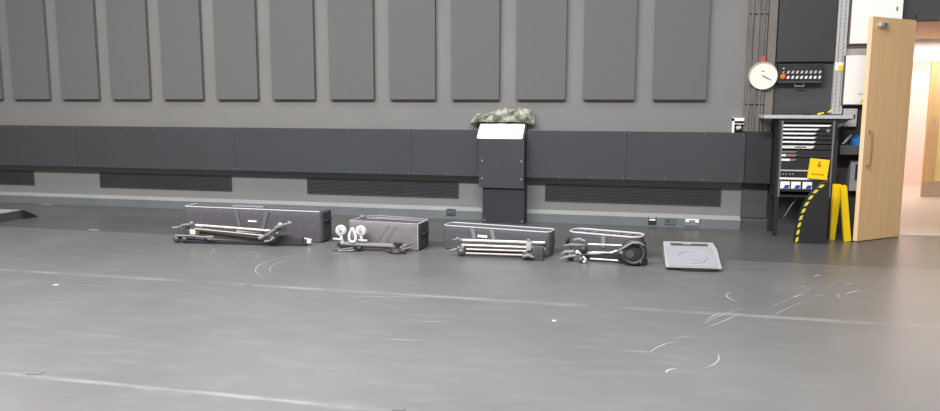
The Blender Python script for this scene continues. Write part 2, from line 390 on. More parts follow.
# crumpled camouflage cloth
bm = B()
NU, NV = 60, 22
tops = [(-1.985, 1.235), (-1.95, 1.265), (-1.90, 1.33), (-1.85, 1.315), (-1.78, 1.32), (-1.68, 1.36), (-1.60, 1.393), (-1.53, 1.395), (-1.48, 1.37), (-1.42, 1.392), (-1.33, 1.395), (-1.26, 1.375), (-1.225, 1.31), (-1.205, 1.22)]
def interp(tb, x):
    for (a, va), (b, vb) in zip(tb, tb[1:]):
        if a <= x <= b: return va+(vb-va)*(x-a)/(b-a)
    return tb[-1][1] if x > tb[-1][0] else tb[0][1]
bots = [(-1.985, 1.185), (-1.9, 1.222), (-1.318, 1.224), (-1.27, 1.20), (-1.205, 1.19)]
rows = []
for i in range(NU+1):
    x = -1.985+.78*i/NU; zt = interp(tops, x); zb = interp(bots, x)
    ring = []
    dep = .075*min(1, .35+2.5*min(i, NU-i)/NU*2)
    for k in range(NV):
        a = 2*PI*k/NV
        ca, sa = math.cos(a), math.sin(a)
        fold = 1+.30*math.sin(9*x*2.3+3*a+1.3*math.sin(7*x))*abs(ca)+.12*math.sin(41*x+5*a)
        y = D-.082+ca*dep*fold*(.95)
        y = min(y, D-.004)
        z = (zt+zb)/2+sa*(zt-zb)/2*(1+.05*math.sin(33*x+2*a))
        if -1.9 < x < -1.31: z = max(z, 1.222 if y > D-.03 else 1.222-(D-.03-y)*.808+.004)
        ring.append(bm.verts.new((x+.012*math.sin(5*a+20*x), y, z)))
    rows.append(ring)
for a, b in zip(rows, rows[1:]):
    for k in range(NV): bm.faces.new((a[k], a[(k+1) % NV], b[(k+1) % NV], b[k]))
bm.faces.new(rows[0]); bm.faces.new(rows[-1])
tag(obj('camouflage_cloth', bm, M['cloth'], smooth=True), 'crumpled grey-green camouflage cloth heaped on top of the black pillar', 'cloth')

# ------------------------------------------------------------------ sockets on the skirting
def socket(name, label, x, z, w, h, plate, extra):
    t = thing(name, label, 'socket', (x, D-.06, z), group='sockets along the skirting')
    pbox('face_plate', plate, t, -w/2, w/2, -.012, 0, 0, h, bev=.003)
    for nm, m, a in extra: pbox(nm, m, t, *a)
socket('wall_socket', 'small grey socket on the skirting left of the black pillar', -2.245, .045, .115, .085, M['gunmetal'],
       [('outlet', M['steel_dark'], (-.04, -.005, -.016, -.012, .03, .06)), ('outlet', M['steel_dark'], (.008, .043, -.016, -.012, .03, .06))])
socket('wall_socket', 'black socket with a white stripe, leftmost of three near the speaker', .225, .025, .092, .09, M['black'],
       [('stripe', M['white'], (-.036, .036, -.02, -.012, .048, .066)), ('lip', M['offwhite'], (-.036, .036, -.016, -.012, .080, .087))])
socket('wall_socket', 'flat grey socket between the striped one and the white one', .43, .03, .13, .08, M['steel_dark'],
       [('outlet', M['gunmetal'], (-.045, -.005, -.015, -.012, .03, .058)), ('switch', M['skirting'], (.0, .03, -.018, -.012, .04, .056))])
socket('wall_socket', 'grey double socket with white upper corners, rightmost on the skirting', .68, .025, .17, .085, M['strap'],
       [('switch', M['white'], (-.075, -.035, -.024, -.012, .045, .082)), ('switch', M['white'], (.035, .075, -.024, -.012, .04, .082)), ('rail', M['white'], (-.035, .035, -.018, -.012, .068, .082))])

# ------------------------------------------------------------------ white bracket box standing on the band
t = thing('bracket_box', 'small white open-fronted bracket box standing on the band\'s right end', 'bracket', (1.075, D-.085, 1.12))
pbox('side', M['white'], t, 0, .02, 0, .08, 0, .165)
pbox('top', M['white'], t, 0, .125, 0, .08, .135, .17)
pbox('shelf', M['offwhite'], t, .02, .12, 0, .08, .098, .108)
pbox('backing', M['black'], t, .02, .12, .07, .08, 0, .135)
bm = B(); add_lathe(bm, [(0, -.03), (.02, -.028), (.028, 0), (.02, .028), (0, .03)], (.072, .03, .056), (1, 0, .35), 14); obj('pale_oval', bm, M['piping'], t, True)  # pale oval taken for a cable, gives no light

# ------------------------------------------------------------------ wall clock
t = thing('wall_clock', 'round white wall clock with a red tab, beside the black control unit', 'clock', (1.375, D-.06, 1.762))
bm = B(); add_lathe(bm, [(.154, 0), (.157, .02), (.151, .034), (.145, .030), (.145, .0)], (0, 0, 0), (0, -1, 0), 40); obj('rim', bm, M['rim'], t, True)
bm = B(); add_lathe(bm, [(.145, .02), (0, .0205)], (0, 0, 0), (0, -1, 0), 40); obj('dial', bm, M['dial'], t)
bm = B(); add_bar(bm, (-.01, -.024, .005), (.09, -.024, -.05), .002, .008); obj('hand', bm, M['greydark'], t)
bm = B(); add_bar(bm, (.0, -.026, .0), (.05, -.026, -.03), .002, .011); obj('hand', bm, M['greydark'], t)
bm = B(); add_box(bm, -.018, .012, -.022, -.0205, .046, .056); obj('mark', bm, M['greydark'], t)
bm = B(); add_box(bm, -.018, .018, -.024, 0, .14, .215, bev=.006); obj('tab', bm, M['red'], t, label='red tab above the clock')

# ------------------------------------------------------------------ black pinboard and control unit
bm = B(); add_box(bm, 1.515, 2.11, D-.05, D, 1.915, 4.2, bev=.004)
o = obj('mounted_pinboard', bm, M['pin']); tag(o, 'tall plain black board on the wall above the control unit', 'board')
t = thing('control_unit', 'black wall control unit with two rows of white switches and an orange knob', 'control unit', (1.765, D, 1.675))
pbox('casing', M['black'], t, -.235, .235, -.09, 0, 0, .215, bev=.006)
for r, z in ((0, .055), (1, .112)):
    for k in range(8):
        bm = B(); add_prism(bm, [(-.014, -.014), (.006, -.014), (.016, .016), (-.004, .016)], -.108, -.09); s = obj('switch', bm, M['white'] if r == 0 else M['piping'], t)
        s.location = (-.13+k*.0465, 0, z+.01)
bm = B(); add_lathe(bm, [(.031, 0), (.029, .02), (.02, .03), (0, .031)], (-.18, -.09, .075), (0, -1, 0), 18); obj('knob', bm, M['orange'], t, True)
bm = B(); add_lathe(bm, [(.012, .031), (.010, .036), (0, .037)], (-.17, -.09, .075), (0, -1, 0), 12); obj('knob_cap', bm, M['red'], t)
for z in (.125, .165):
    bm = B(); add_prism(bm, [(-.012, -.008), (.004, -.008), (.012, .008), (-.004, .008)], -.1, -.09); s = obj('indicator', bm, M['piping'], t); s.location = (-.18, 0, z)
pbox('rail', M['gunmetal'], t, -.22, .22, -.10, -.09, .008, .022)
bm = B(); add_tube(bm, [(-.05, -.07, 0), (-.05, -.075, -.03), (.045, -.075, -.03), (.045, -.07, 0)], .009, 8); obj('bracket', bm, M['strap'], t)

# ------------------------------------------------------------------ grey perforated upright
t = thing('shelf_upright', 'pale grey perforated steel upright beside the black board', 'post', (2.17, D, 1.337))
bm = B(); add_box(bm, -.052, .052, -.06, 0, 0, 2.9)
obj('channel', bm, M['steel_grey'], t)
for x in (-.025, .02):
    bm = B(); add_box(bm, x-.002, x+.002, -.0606, -.06, .03, 2.88)
    for k in range(64): add_box(bm, x-.005, x+.005, -.0613, -.0604, .03+k*.045, .055+k*.045)
    obj('slot_row', bm, M['strap'], t)
bm = B(); add_box(bm, 2.118, 2.222, D-.066, D-.0615, 1.815, 1.905); o = obj('sticker', bm, M['white'], t)
o.location = (-2.17, -D, -1.337)
bm = B(); add_lathe(bm, [(.032, 0), (0, .001)], (0, 0, 0), (0, -1, 0), 16); o = obj('sticker_patch', bm, M['yellow'], o); o.location = (2.18, D-.066, 1.84)

# ------------------------------------------------------------------ white cabinets
def cabinet(label, x0, x1, z0, z1, stick):
    t = thing('wall_cabinet', label, 'cabinet', (x0, D, z0), group='white wall cabinets')
    w, h = x1-x0, z1-z0
    pbox('back_box', M['edge_shade'], t, -.018, w, -.075, 0, -.012, h)  # brown margin left and below paints the shadow at the cabinet's edge
    pbox('door', M['box_white'], t, 0, w, -.095, -.075, 0, h, bev=.004)
    bm = B(); add_prism(bm, stick, -.097, -.095); o = obj('warning_sticker', bm, M['yellow'], t)
    return t
t = cabinet('upper white wall cabinet, partly behind the top of the open door', 2.245, 2.745, 2.10, 2.80, [(.17, .02), (.25, .02), (.25, .065), (.18, .065)])
pbox('keyhole', M['greydark'], t, .435, .45, -.1, -.095, .34, .38)
t = cabinet('lower white wall cabinet under the upper one, behind the door edge', 2.222, 2.60, 1.445, 1.975, [(.165, .015), (.24, .015), (.24, .05), (.19, .065)])
pbox('slot', M['greydark'], t, .14, .2, -.097, -.095, .11, .116)
t = thing('socket_box', 'small grey-white socket box under the lower white cabinet', 'socket', (2.24, D, 1.20))
pbox('case', M['piping'], t, 0, .14, -.06, 0, 0, .20, bev=.006)
bm = B(); add_prism(bm, [(.02, .06), (.12, .09), (.12, .135), (.07, .12), (.02, .12)], -.064, -.06); obj('plug', bm, M['black'], t)

# ------------------------------------------------------------------ steel worktop over the rack
t = thing('worktop', 'speckled grey steel worktop shelf over the equipment rack', 'shelf', (1.80, 8.70, 1.292))
pbox('board', M['steel_grey'], t, -.45, .44, -.19, .20, 0, .035, bev=.003)
bm = B()
add_prism(bm, [(.30, 0), (.43, 0), (.33, -.09), (.30, -.09)], -.12, -.1); obj('bracket', bm, M['steel_dark'], t)
t = thing('equipment_rack', 'tall black equipment rack with pale label strips under the steel worktop', 'rack', (1.80, 8.53, 0))
bm = B()
add_box(bm, -.29, -.252, .0, .38, .44, 1.288); add_box(bm, .252, .29, .0, .38, .44, 1.288); add_box(bm, -.252, .252, .35, .38, .44, 1.288)
add_box(bm, -.252, .252, 0, .35, 1.25, 1.288); add_box(bm, -.252, .252, .0, .35, .44, .465)
obj('cabinet', bm, M['black'], t)
bm = B(); add_box(bm, -.27, -.244, -.006, 0, .44, 1.27); rl = obj('rail', bm, M['gunmetal'], t)
bm = B(); add_box(bm, .244, .27, -.006, 0, .44, 1.27); rr_ = obj('rail', bm, M['gunmetal'], t)
for x, pr in ((-.257, rl), (.257, rr_)):
    bm = B()
    add_box(bm, x-.0055, x+.0055, -.0066, -.006, .45, 1.262)
    for k in range(36): add_box(bm, x-.005, x+.005, -.0085, -.0064, .45+k*.0225, .459+k*.0225)
    obj('hole_strip', bm, M['strap'], pr)
# (z centre, height, label strip from..to, strip height, strip material)
units = [(1.217, .036, -.25, .235, .018, 'white'), (1.176, .036, -.25, .115, .018, 'white'), (1.132, .036, -.25, .09, .018, 'white'), (1.087, .036, -.25, .09, .018, 'white'),
         (1.041, .036, -.25, .09, .018, 'white'), (.987, .05, -.25, .08, .03, 'offwhite'), (.934, .036, -.25, -.09, .014, 'strap'), (.896, .038, -.25, -.09, .026, 'patch_brown'),
         (.848, .040, -.25, -.09, .022, 'patch_brown'), (.733, .036, -.255, .235, .014, 'piping'), (.645, .034, -.255, .235, .02, 'white')]
for z, h, a, b, sh, mk in units:
    u = pbox('rack_unit', M['black'], t, -.243, .243, -.012, .30, z-h/2, z+h/2)
    bm = B(); add_prism(bm, [(a, z-sh/2), (b-.03, z-sh/2), (b, z+sh/2), (a, z+sh/2)], -.016, -.012); obj('label_strip', bm, M[mk], u)
    if mk == 'offwhite': pbox('slot', M['black'], u, -.12, -.01, -.018, -.016, z-.006, z+.006)
    if mk == 'patch_brown': pbox('white_tab', M['white'], u, -.25, -.25+(.04 if z > .87 else .085), -.019, -.016, z-.012, z+.012)
u = pbox('rack_unit', M['black'], t, -.243, .243, -.012, .3, .665, .712)
for x in (-.225, -.195, -.155, -.125):
    bm = B(); add_lathe(bm, [(.010, 0), (.009, .012), (0, .013)], (x, -.012, .692), (0, -1, 0), 10); obj('knob', bm, M['strap'], u)
u = pbox('rack_unit', M['black'], t, -.243, .243, -.012, .3, .505, .625)
for x in (-.245, -.135, -.02):
    l = pbox('white_label', M['white'], u, x, x+.095, -.015, -.012, .535, .612)
    bm = B(); add_prism(bm, [(x+.03, .538), (x+.085, .538), (x+.092, .575), (x+.05, .575)], -.017, -.015); obj('blue_patch', bm, M['navy'], l)
pbox('rack_unit', M['black'], t, -.243, .243, -.008, .3, .75, .825)
for x in (-.29, .25):
    for y in (.0, .34): pbox('leg', M['blackm'], t, x, x+.04, y, y+.04, 0, .44)
bm = B(); add_lathe(bm, [(.018, -.012), (.018, 0)], (.2, -.01, 1.165), (0, 1, 0), 12); obj('latch', bm, M['strap'], t)
bm = B(); add_tube(bm, [(-.03, .1, .44), (-.06, .09, .40), (-.11, .08, .33), (-.15, .08, .25), (-.17, .1, .20)], .006, 8)
obj('cable', bm, M['strap'], t)
# things lying on the worktop
t = thing('cable_coil', 'short yellow and black cable lying on the steel worktop', 'cable', (1.95, 8.62, 1.327))
bm = B(); add_tube(bm, [(-.12, .02, .006), (-.08, -.02, .01), (-.03, -.03, .014), (.0, 0, .02), (.04, .01, .02), (.08, -.01, .03)], .006, 8); obj('black_length', bm, M['black'], t)
bm = B(); add_tube(bm, [(-.05, -.035, .008), (-.02, -.04, .02), (.01, -.035, .024)], .010, 8); obj('plug', bm, M['yellow'], t)
bm = B(); add_tube(bm, [(.06, -.01, .03), (.09, -.015, .05), (.1, -.01, .06)], .010, 8); obj('plug', bm, M['yellow'], t)
bm = B(); add_box(bm, 1.77, 1.83, 8.56, 8.64, 1.327, 1.35, bev=.008)
tag(obj('black_clip', bm, M['black']), 'small black clip on the steel worktop left of the yellow cable', 'clip')

# ------------------------------------------------------------------ yellow notice on the rack, curved black panel, caution boards
t = thing('safety_notice', 'square yellow safety notice hung on the front of the rack', 'sign', (1.925, 8.495, .755))
t.rotation_euler = (0, math.radians(5), 0)
pbox('plate', M['notice'], t, -.098, .098, -.004, .012, -.108, .108, bev=.002)
bm = B()
add_lathe(bm, [(.012, 0), (0, .001)], (0, -.0045, .072), (0, -1, 0), 10)
add_box(bm, -.016, .016, -.0055, -.0045, .022, .058)
obj('symbol', bm, M['ink'], t)
bm = B()
for x0, x1 in ((-.06, -.035), (-.03, .0), (.005, .022), (.027, .06)): add_box(bm, x0, x1, -.0055, -.0045, -.064, -.05)
obj('text_line', bm, M['ink'], t)

t = thing('curved_panel', 'black curved scenery panel with yellow hazard tape along its edge', 'panel', (1.667, 8.15, 0))
arc = [(0, 0), (.005, .08), (.012, .16), (.022, .24), (.040, .32), (.065, .40), (.10, .475), (.145, .545), (.195, .605), (.24, .64)]
bm = B(); add_prism(bm, arc+[(.298, .66), (.298, 0)], 0, .10); obj('board', bm, M['blackm'], t)
def along(s):
    L = 0
    for (a, b), (c, d) in zip(arc, arc[1:]):
        l = math.hypot(c-a, d-b)
        if L+l >= s: k = (s-L)/l; return Vector((a+(c-a)*k, 0, b+(d-b)*k))
        L += l
    return Vector((arc[-1][0], 0, arc[-1][1]))
tot = sum(math.hypot(c-a, d-b) for (a, b), (c, d) in zip(arc, arc[1:]))
n = 9
for k in range(n):
    s0 = .005+k*tot/n; a = along(s0); b = along(s0+tot/n*.58)
    d = (b-a).normalized(); nn = Vector((d.z, 0, -d.x))*.026; sk = d*.022
    bm = B(); add_prism(bm, [((a).x, (a).z), ((a+nn+sk).x, (a+nn+sk).z), ((b+nn+sk).x, (b+nn+sk).z), (b.x, b.z)], -.002, .0); obj('tape_stripe', bm, M['tape_y'], t)

def caution(label, loc, rz, ry, W, w2, H):
    t = thing('caution_board', label, 'caution sign', loc, rz, 'yellow caution boards'); t.rotation_euler = (0, ry, rz)
    for y in (-.018, .004):
        bm = B(); add_prism(bm, [(-W/2, 0), (W/2, 0), (w2/2, H-.015), (w2/2-.012, H), (-w2/2+.012, H), (-w2/2, H-.015)], y, y+.014); f = obj('panel', bm, M['yellow'], t)
        bm = B(); add_box(bm, -.006, .006, y-.004 if y < 0 else y+.014, y if y < 0 else y+.018, .03, H-.1); obj('rib', bm, M['yellow'], f)
    bm = B(); add_tube(bm, [(-w2/2+.006, 0, H-.02), (w2/2-.006, 0, H-.02)], .012, 8); obj('hinge', bm, M['yellow'], t)
caution('folded yellow caution board standing upright beside the rack, left of two', (2.103, 8.48, 0), .1, math.radians(1.5), .045, .085, .60)
caution('folded yellow caution board leaning left, nearest the wooden door', (2.232, 8.40, .003), .08, math.radians(-7.5), .068, .062, .60)
bm = B(); add_box(bm, 2.118, 2.178, 8.80, 8.84, 0, 1.29); tag(obj('shelf_post', bm, M['steel_dark']), 'dark grey steel post right of the rack, behind the yellow boards', 'post')

# ------------------------------------------------------------------ shelf by the door and what is on it
t = thing('wall_shelf', 'grey steel wall shelf beside the door edge', 'shelf', (2.19, D, .90))
pbox('board', M['steel_dark'], t, 0, .5, -.22, 0, 0, .10, bev=.004)
bm = B(); add_prism(bm, [(-.16, 0), (0, 0), (0, -.14)], .46, .475, 'yz'); obj('bracket', bm, M['steel_dark'], t)
bm = B()
loops = []
for z, s in ((0, 1), (.03, 1.06), (.06, .95), (.085, .7), (.1, .35)):
    loops.append([(2.40+(.085*s+.008*math.sin(3*k+z*40))*math.cos(2*PI*k/18), 8.85+.07*s*math.sin(2*PI*k/18), 1.0+z*1.15) for k in range(18)])
add_stack(bm, loops)
tag(obj('blue_cap', bm, M['blue'], smooth=True), 'crumpled blue cloth cap on the grey shelf by the door', 'cap')
bm = B(); add_tube(bm, [(2.225, 8.82, 1.012), (2.25, 8.82, 1.035), (2.285, 8.82, 1.085), (2.315, 8.83, 1.11)], [.010, .014, .014, .01], 10)
tag(obj('white_strap', bm, M['piping'], smooth=True), 'short pale curved strap beside the blue cap on the shelf', 'strap')
t = thing('hanging_carton', 'white and blue carton hanging on the wall under the grey shelf', 'carton', (2.34, D, .49))
pbox('box', M['piping'], t, 0, .16, -.10, 0, 0, .34, bev=.004)
pbox('blue_print', M['navy'], t, .05, .15, -.103, -.10, .12, .30)
pbox('white_print', M['white'], t, .085, .14, -.105, -.103, .17, .21)

# ------------------------------------------------------------------ the open oak door
hx, hy = 2.868, 8.83; fx, fy = 2.318, 8.372
ang = math.atan2(fy-hy, fx-hx); W = math.hypot(fx-hx, fy-hy); H = 2.322; TH = .046
root = bpy.data.objects.new('door_1', None); COL.objects.link(root); root.location = (hx, hy, .008); root.rotation_euler = (0, 0, ang); root['kind'] = 'structure'
# local x runs to the free edge, local +y is the face towards the camera
pbox('leaf', M['oak'], root, 0, W-.008, -TH, 0, 0, H)
pbox('edge_lipping', M['oak_edge'], root, W-.008, W, -TH, 0, 0, H, label='paler lipping on the free edge')
t = pbox('closer', M['silver'], root, W-.23, W-.08, 0, .035, H-.10, H-.055, bev=.006, label='silver door closer')
bm = B(); add_lathe(bm, [(.018, 0), (.018, .012), (0, .013)], (W-.15, .035, H-.078), (0, 1, 0), 12); obj('spindle', bm, M['greydark'], t)
bm = B(); hxx = W-.065
add_tube(bm, [(hxx, 0, .80), (hxx, .035, .80), (hxx, .045, .83), (hxx, .045, 1.13), (hxx, .035, 1.16), (hxx, 0, 1.16)], .009, 10); obj('pull_handle', bm, M['handle_b'], root, True)
for z in (.25, 1.15, 2.05):
    bm = B(); add_tube(bm, [(.0, -TH-.004, z), (.0, -TH-.004, z+.1)], .009, 10); obj('hinge', bm, M['strap'], root)
bm = B(); add_box(bm, JX-.02, JX, D-.02, D+.15, 0, 2.345); struct('trim_8', bm, M['oak'])     # jamb
bm = B(); add_box(bm, JX, 4.4, D-.005, D+.03, 0, .006); struct('trim_9', bm, M['silver'])       # threshold strip

# ------------------------------------------------------------------ the corridor beyond
sbox('floor.001', M['lino'], 2.0, 9.0, D+.001, 15.2, -.05, 0.0015)
sbox('ceiling', M['peach'], 2.0, 9.0, D+.15, 15.2, 2.48, 2.55)
sbox('wall_corridor_back', M['pink'], 2.0, 9.0, 15.0, 15.15, 0, 2.48)
bm = B(); add_box(bm, 2.0, 4.45, 13.0, 13.12, 2.14, 2.48); add_box(bm, 5.42, 9.0, 13.0, 13.12, 0, 2.48); add_box(bm, 4.45, 5.42, 13.0, 13.12, 2.14, 2.48)
struct('wall_corridor_head', bm, M['white'])
sbox('wall_corridor_left', M['pink'], 2.0, 2.1, D+.15, 15.0, 0, 2.48)
sbox('wall_corridor_right', M['pink'], 8.9, 9.0, D+.15, 15.0, 0, 2.48)
root = bpy.data.objects.new('door_2', None); COL.objects.link(root); root.location = (4.50, 13.02, .005); root['kind'] = 'structure'
bm = B()
add_box(bm, 0, .17, 0, .045, 0, 2.12); add_box(bm, .73, .9, 0, .045, 0, 2.12); add_box(bm, .17, .73, 0, .045, 0, .26); add_box(bm, .17, .73, 0, .045, 2.0, 2.12)
obj('leaf', bm, M['oak_far'], root)
pbox('glass', M['amber'], root, .17, .73, .016, .028, .26, 2.0)
pbox('kick_plate', M['kick'], root, 0, .9, -.003, 0, .0, .24)
bm = B(); add_tube(bm, [(.085, 0, 1.0), (.085, -.04, 1.0), (.085, -.04, 1.25), (.085, 0, 1.25)], .01, 8); obj('pull_handle', bm, M['silver'], root)
pbox('closer', M['gunmetal'], root, .2, .4, -.05, 0, 2.03, 2.1)

# ------------------------------------------------------------------ soft cases on the floor
def case(name, label, loc, rz, L, Dp, Ht, rc, body, bulge=.006, top=True, straps=(), logo=None, handle=None, pipe_r=.006, inset=.012, front_only=False, strap_m=None):
    t = thing(name, label, 'case', loc, rz, 'equipment cases along the wall')
    bm = B(); loops = []
    for z, ins in ((0, .012), (.008, .003), (Ht*.25, -.2*bulge), (Ht*.5, -bulge), (Ht*.8, -.3*bulge), (Ht-.006, .0), (Ht, .004)):
        loops.append([(x, y, z) for x, y in rr_loop(ins, L-ins, ins, Dp-ins, rc, 6)])
    loops.append([(x, y, Ht-.004) for x, y in rr_loop(inset, L-inset, inset, Dp-inset, max(rc-.008, .004), 6)])
    loops.append([(x, y, Ht-.018) for x, y in rr_loop(inset+.008, L-inset-.008, inset+.008, Dp-inset-.008, max(rc-.012, .004), 6)])
    add_stack(bm, loops); bd = obj('body', bm, body, t, True)
    lp_ = [(x, y, Ht+.001) for x, y in rr_loop(.003, L-.003, .003, Dp-.003, rc, 6)]
    if front_only: lp_ = lp_[11:21]+lp_[21:25]
    bm = B(); add_tube(bm, lp_, pipe_r, 8, not front_only); obj('piping', bm, M['piping'], t, True, label='pale edge piping')
    if top:
        bm = B(); nx, ny = 40, 6; q = []
        for i in range(nx+1):
            q.append([bm.verts.new((inset+.01+(L-2*inset-.02)*i/nx, inset+.01+(Dp-2*inset-.02)*j/ny, Ht-.012+.010*math.sin(PI*j/ny)*math.sin(PI*i/nx)*(1+.8*math.sin(i*1.9+j)))) for j in range(ny+1)])
        for i in range(nx):
            for j in range(ny): bm.faces.new((q[i][j], q[i+1][j], q[i+1][j+1], q[i][j+1]))
        obj('lid', bm, M['fabric_top'], t, True)
    for x0, dx, z0 in straps:
        bm = B(); add_prism(bm, [(x0, Ht-.012), (x0+.045, Ht-.012), (x0+.045+dx, z0), (x0+dx+.01, z0)], -bulge-.010, -bulge-.0005); obj('strap', bm, strap_m or M['strap'], t)
    if logo:
        x, z, w, h = logo; pbox('logo_patch', M['white'], t, x, x+w, -bulge-.006, -bulge-.0005, z, z+h, label='small white logo patch')
    if handle:
        x, z = handle
        bm = B(); add_tube(bm, [(x-.002, Dp*.25, z), (x+.03, Dp*.3, z+.01), (x+.035, Dp*.5, z+.012), (x+.03, Dp*.7, z+.01), (x-.002, Dp*.75, z)], .013, 10); obj('handle', bm, M['blackm'], t, True)
    return t
c1 = case('tripod_case', 'long charcoal padded case, leftmost and longest of the four on the floor', (-4.76, 7.03, 0), math.radians(-1.6), 1.61, .24, .325, .03, M['fabric'],
          straps=((.62, .03, .12), (.985, -.07, .09)), logo=(.78, .19, .10, .016), handle=(1.62, .22), front_only=True, strap_m=M['strap_dark'])
pbox('end_cover', M['fabric_end'], c1, 1.585, 1.630, .012, .228, .012, .318, bev=.01, label='black end cover')
bm = B(); add_box(bm, .50, .88, .13, .2, .318, .338, bev=.008); obj('grip', bm, M['strap'], c1)
c2 = case('soft_case', 'mauve-grey soft case standing behind the two round white discs', (-2.785, 6.86, 0), math.radians(-4.6), .735, .29, .268, .012, M['fabric2'], bulge=.004, handle=(.742, .15), pipe_r=.0028)
pbox('end_cover', M['fabric_end'], c2, .725, .752, .012, .278, .012, .262, bev=.008, label='black end cover')
bm = B(); add_tube(bm, [(.740, 0, .01), (.740, -.001, .268), (.740, .29, .272)], .004, 8); obj('end_piping', bm, M['piping'], c2)
bm = B()
for x0, x1 in ((.40, .50), (.30, .42)): add_tube(bm, [(x0, -.004, .05), ((x0+x1)/2, -.0045, .14), (x1+.02, -.003, .24)], [.002, .004, .002], 8)
obj('crease', bm, M['fabric2'], c2, True)
bm = B(); add_box(bm, .0, .055, .24, .285, .262, .287, bev=.008); obj('corner_tab', bm, M['strap'], c2)
bm = B(); add_tube(bm, [(.03, .285, .27), (.2, .287, .285), (.5, .287, .279), (.74, .285, .272)], .008, 8); obj('rolled_edge', bm, M['strap'], c2, True)
c3 = case('tripod_case', 'charcoal padded case under the black pillar, behind four silver tubes', (-1.842, 6.985, 0), math.radians(-9.2), 1.095, .215, .236, .045, M['fabric'],
          straps=((.30, .015, .13), (.50, .02, .11)), logo=(.375, .145, .10, .022))
c4 = case('soft_case', 'small round-ended charcoal case behind the folded tripod, rightmost of four', (-.612, 7.015, 0), math.radians(-15.5), .70, .25, .215, .085, M['fabric'],
          straps=((.34, .0, .10),), pipe_r=.009)
for x, z in ((-.012, .115), (.722, .15)):
    bm = B(); add_lathe(bm, [(0, -.022), (.02, -.02), (.032, -.008), (.032, .008), (.02, .02), (0, .022)], (x, .06, z), (1, 0, 0), 16); obj('end_cap', bm, M['blackm'], c4, True)
for k in range(5):
    x = .09+k*.11
    bm = B(); add_bar(bm, (x, .03, .211), (x+.05, .225, .211), .02, .008, .002); obj('rib', bm, M['strap'], c4)

# ------------------------------------------------------------------ folded tripods and stands in front of the cases
def tube(name, m, parent, pts, r, seg=10, label=None):
    bm = B(); add_tube(bm, pts, r, seg); return obj(name, bm, m, parent, True, label)
def ball(name, m, parent, c, r, axis=(0, 0, 1), sq=1.):
    bm = B(); add_lathe(bm, [(r*math.sin(PI*i/8), -r*sq*math.cos(PI*i/8)) for i in range(9)], c, axis, 14); return obj(name, bm, m, parent, True)
def disc(name, m, parent, c, r, th, axis, seg=24, label=None):
    bm = B(); add_lathe(bm, [(r*.96, -th/2), (r, -th/3), (r, th/3), (r*.96, th/2)], c, axis, seg); return obj(name, bm, m, parent, True, label)

# 1: long tripod in front of the longest case  (origin at -3.9, 6.75)
O = Vector((-3.9, 6.75, 0))
def lp(*p): return tuple(Vector(p)-O)
t = thing('camera_tripod', 'long folded camera tripod lying in front of the longest case', 'tripod', O)
l = tube('leg', M['silver'], t, [lp(-4.42, 6.71, .184), lp(-3.55, 6.76, .146)], .013)
l = tube('leg', M['tube_tan'], t, [lp(-4.40, 6.67, .152), lp(-3.60, 6.71, .102)], .008)
l = tube('leg', M['tube_tan'], t, [lp(-4.0, 6.80, .118), lp(-3.212, 6.83, .066)], .011)
bm = B(); add_bar(bm, lp(-3.225, 6.83, .046), lp(-3.185, 6.832, .044), .045, .042, .006); obj('foot', bm, M['offwhite'], l, label='white square foot')
bm = B(); add_bar(bm, lp(-4.38, 6.73, .10), lp(-3.26, 6.815, .050), .05, .085, .012); obj('rail', bm, M['brownish'], t)
bm = B(); add_bar(bm, lp(-4.50, 6.66, .022), lp(-3.22, 6.80, .016), .05, .03, .006); obj('base_bar', bm, M['black'], t)
bm = B(); add_box(bm, -.69, -.60, -.10, .0, .015, .165, bev=.012); add_box(bm, -.62, -.40, -.08, .0, .012, .07, bev=.01); add_box(bm, -.6, -.53, -.1, -.02, .09, .145, bev=.01); obj('bracket', bm, M['gunmetal'], t, True)
tube('spreader_arm', M['strap'], t, [lp(-4.665, 6.68, .148), lp(-4.58, 6.68, .158), lp(-4.54, 6.68, .185), lp(-4.45, 6.70, .193)], [.013, .012, .011, .01])
tube('spreader_arm', M['strap'], t, [lp(-4.60, 6.63, .078), lp(-4.42, 6.63, .085), lp(-4.30, 6.63, .077), lp(-4.165, 6.63, .085)], [.012, .009, .009, .012])
tube('hook', M['strap'], t, [lp(-4.25, 6.63, .078), lp(-4.215, 6.625, .055), lp(-4.19, 6.63, .08)], .006)
ball('knob', M['strap'], t, lp(-4.44, 6.68, .205), .022)
ball('knob', M['gunmetal'], t, lp(-4.60, 6.65, .04), .036)
ball('knob', M['gunmetal'], t, lp(-4.50, 6.64, .045), .03)
tube('collar', M['silver'], t, [lp(-4.40, 6.705, .180), lp(-4.33, 6.71, .176)], .018)
pbox('paper_tag', M['tag'], t, -.535, -.475, -.115, -.108, .10, .15, label='cream paper tag')
h = tube('pan_handle', M['gunmetal'], t, [lp(-3.62, 6.66, .10), lp(-3.52, 6.69, .155), lp(-3.43, 6.72, .205)], [.022, .03, .034], 12)
bm = B(); add_bar(bm, lp(-3.58, 6.67, .115), lp(-3.41, 6.71, .205), .05, .075, .014); obj('lock_block', bm, M['gunmetal'], h, True)
bm = B(); add_bar(bm, lp(-3.49, 6.655, .20), lp(-3.43, 6.66, .225), .03, .03, .006); obj('lock_lever', bm, M['strap'], h)
tube('grip', M['strap'], h, [lp(-3.66, 6.64, .085), lp(-3.60, 6.66, .115), lp(-3.48, 6.66, .19)], [.02, .015, .012])
ball('knob', M['piping'], h, lp(-3.45, 6.69, .222), .026)
tube('knob_stem', M['strap'], h, [lp(-3.46, 6.70, .212), lp(-3.365, 6.72, .240)], .013)
ball('knob', M['strap'], h, lp(-3.365, 6.72, .240), .022, (1, 0, .3), 1.2)
ball('knob', M['strap'], h, lp(-3.47, 6.66, .145), .014)
ball('joint', M['gunmetal'], t, lp(-3.53, 6.68, .085), .035)
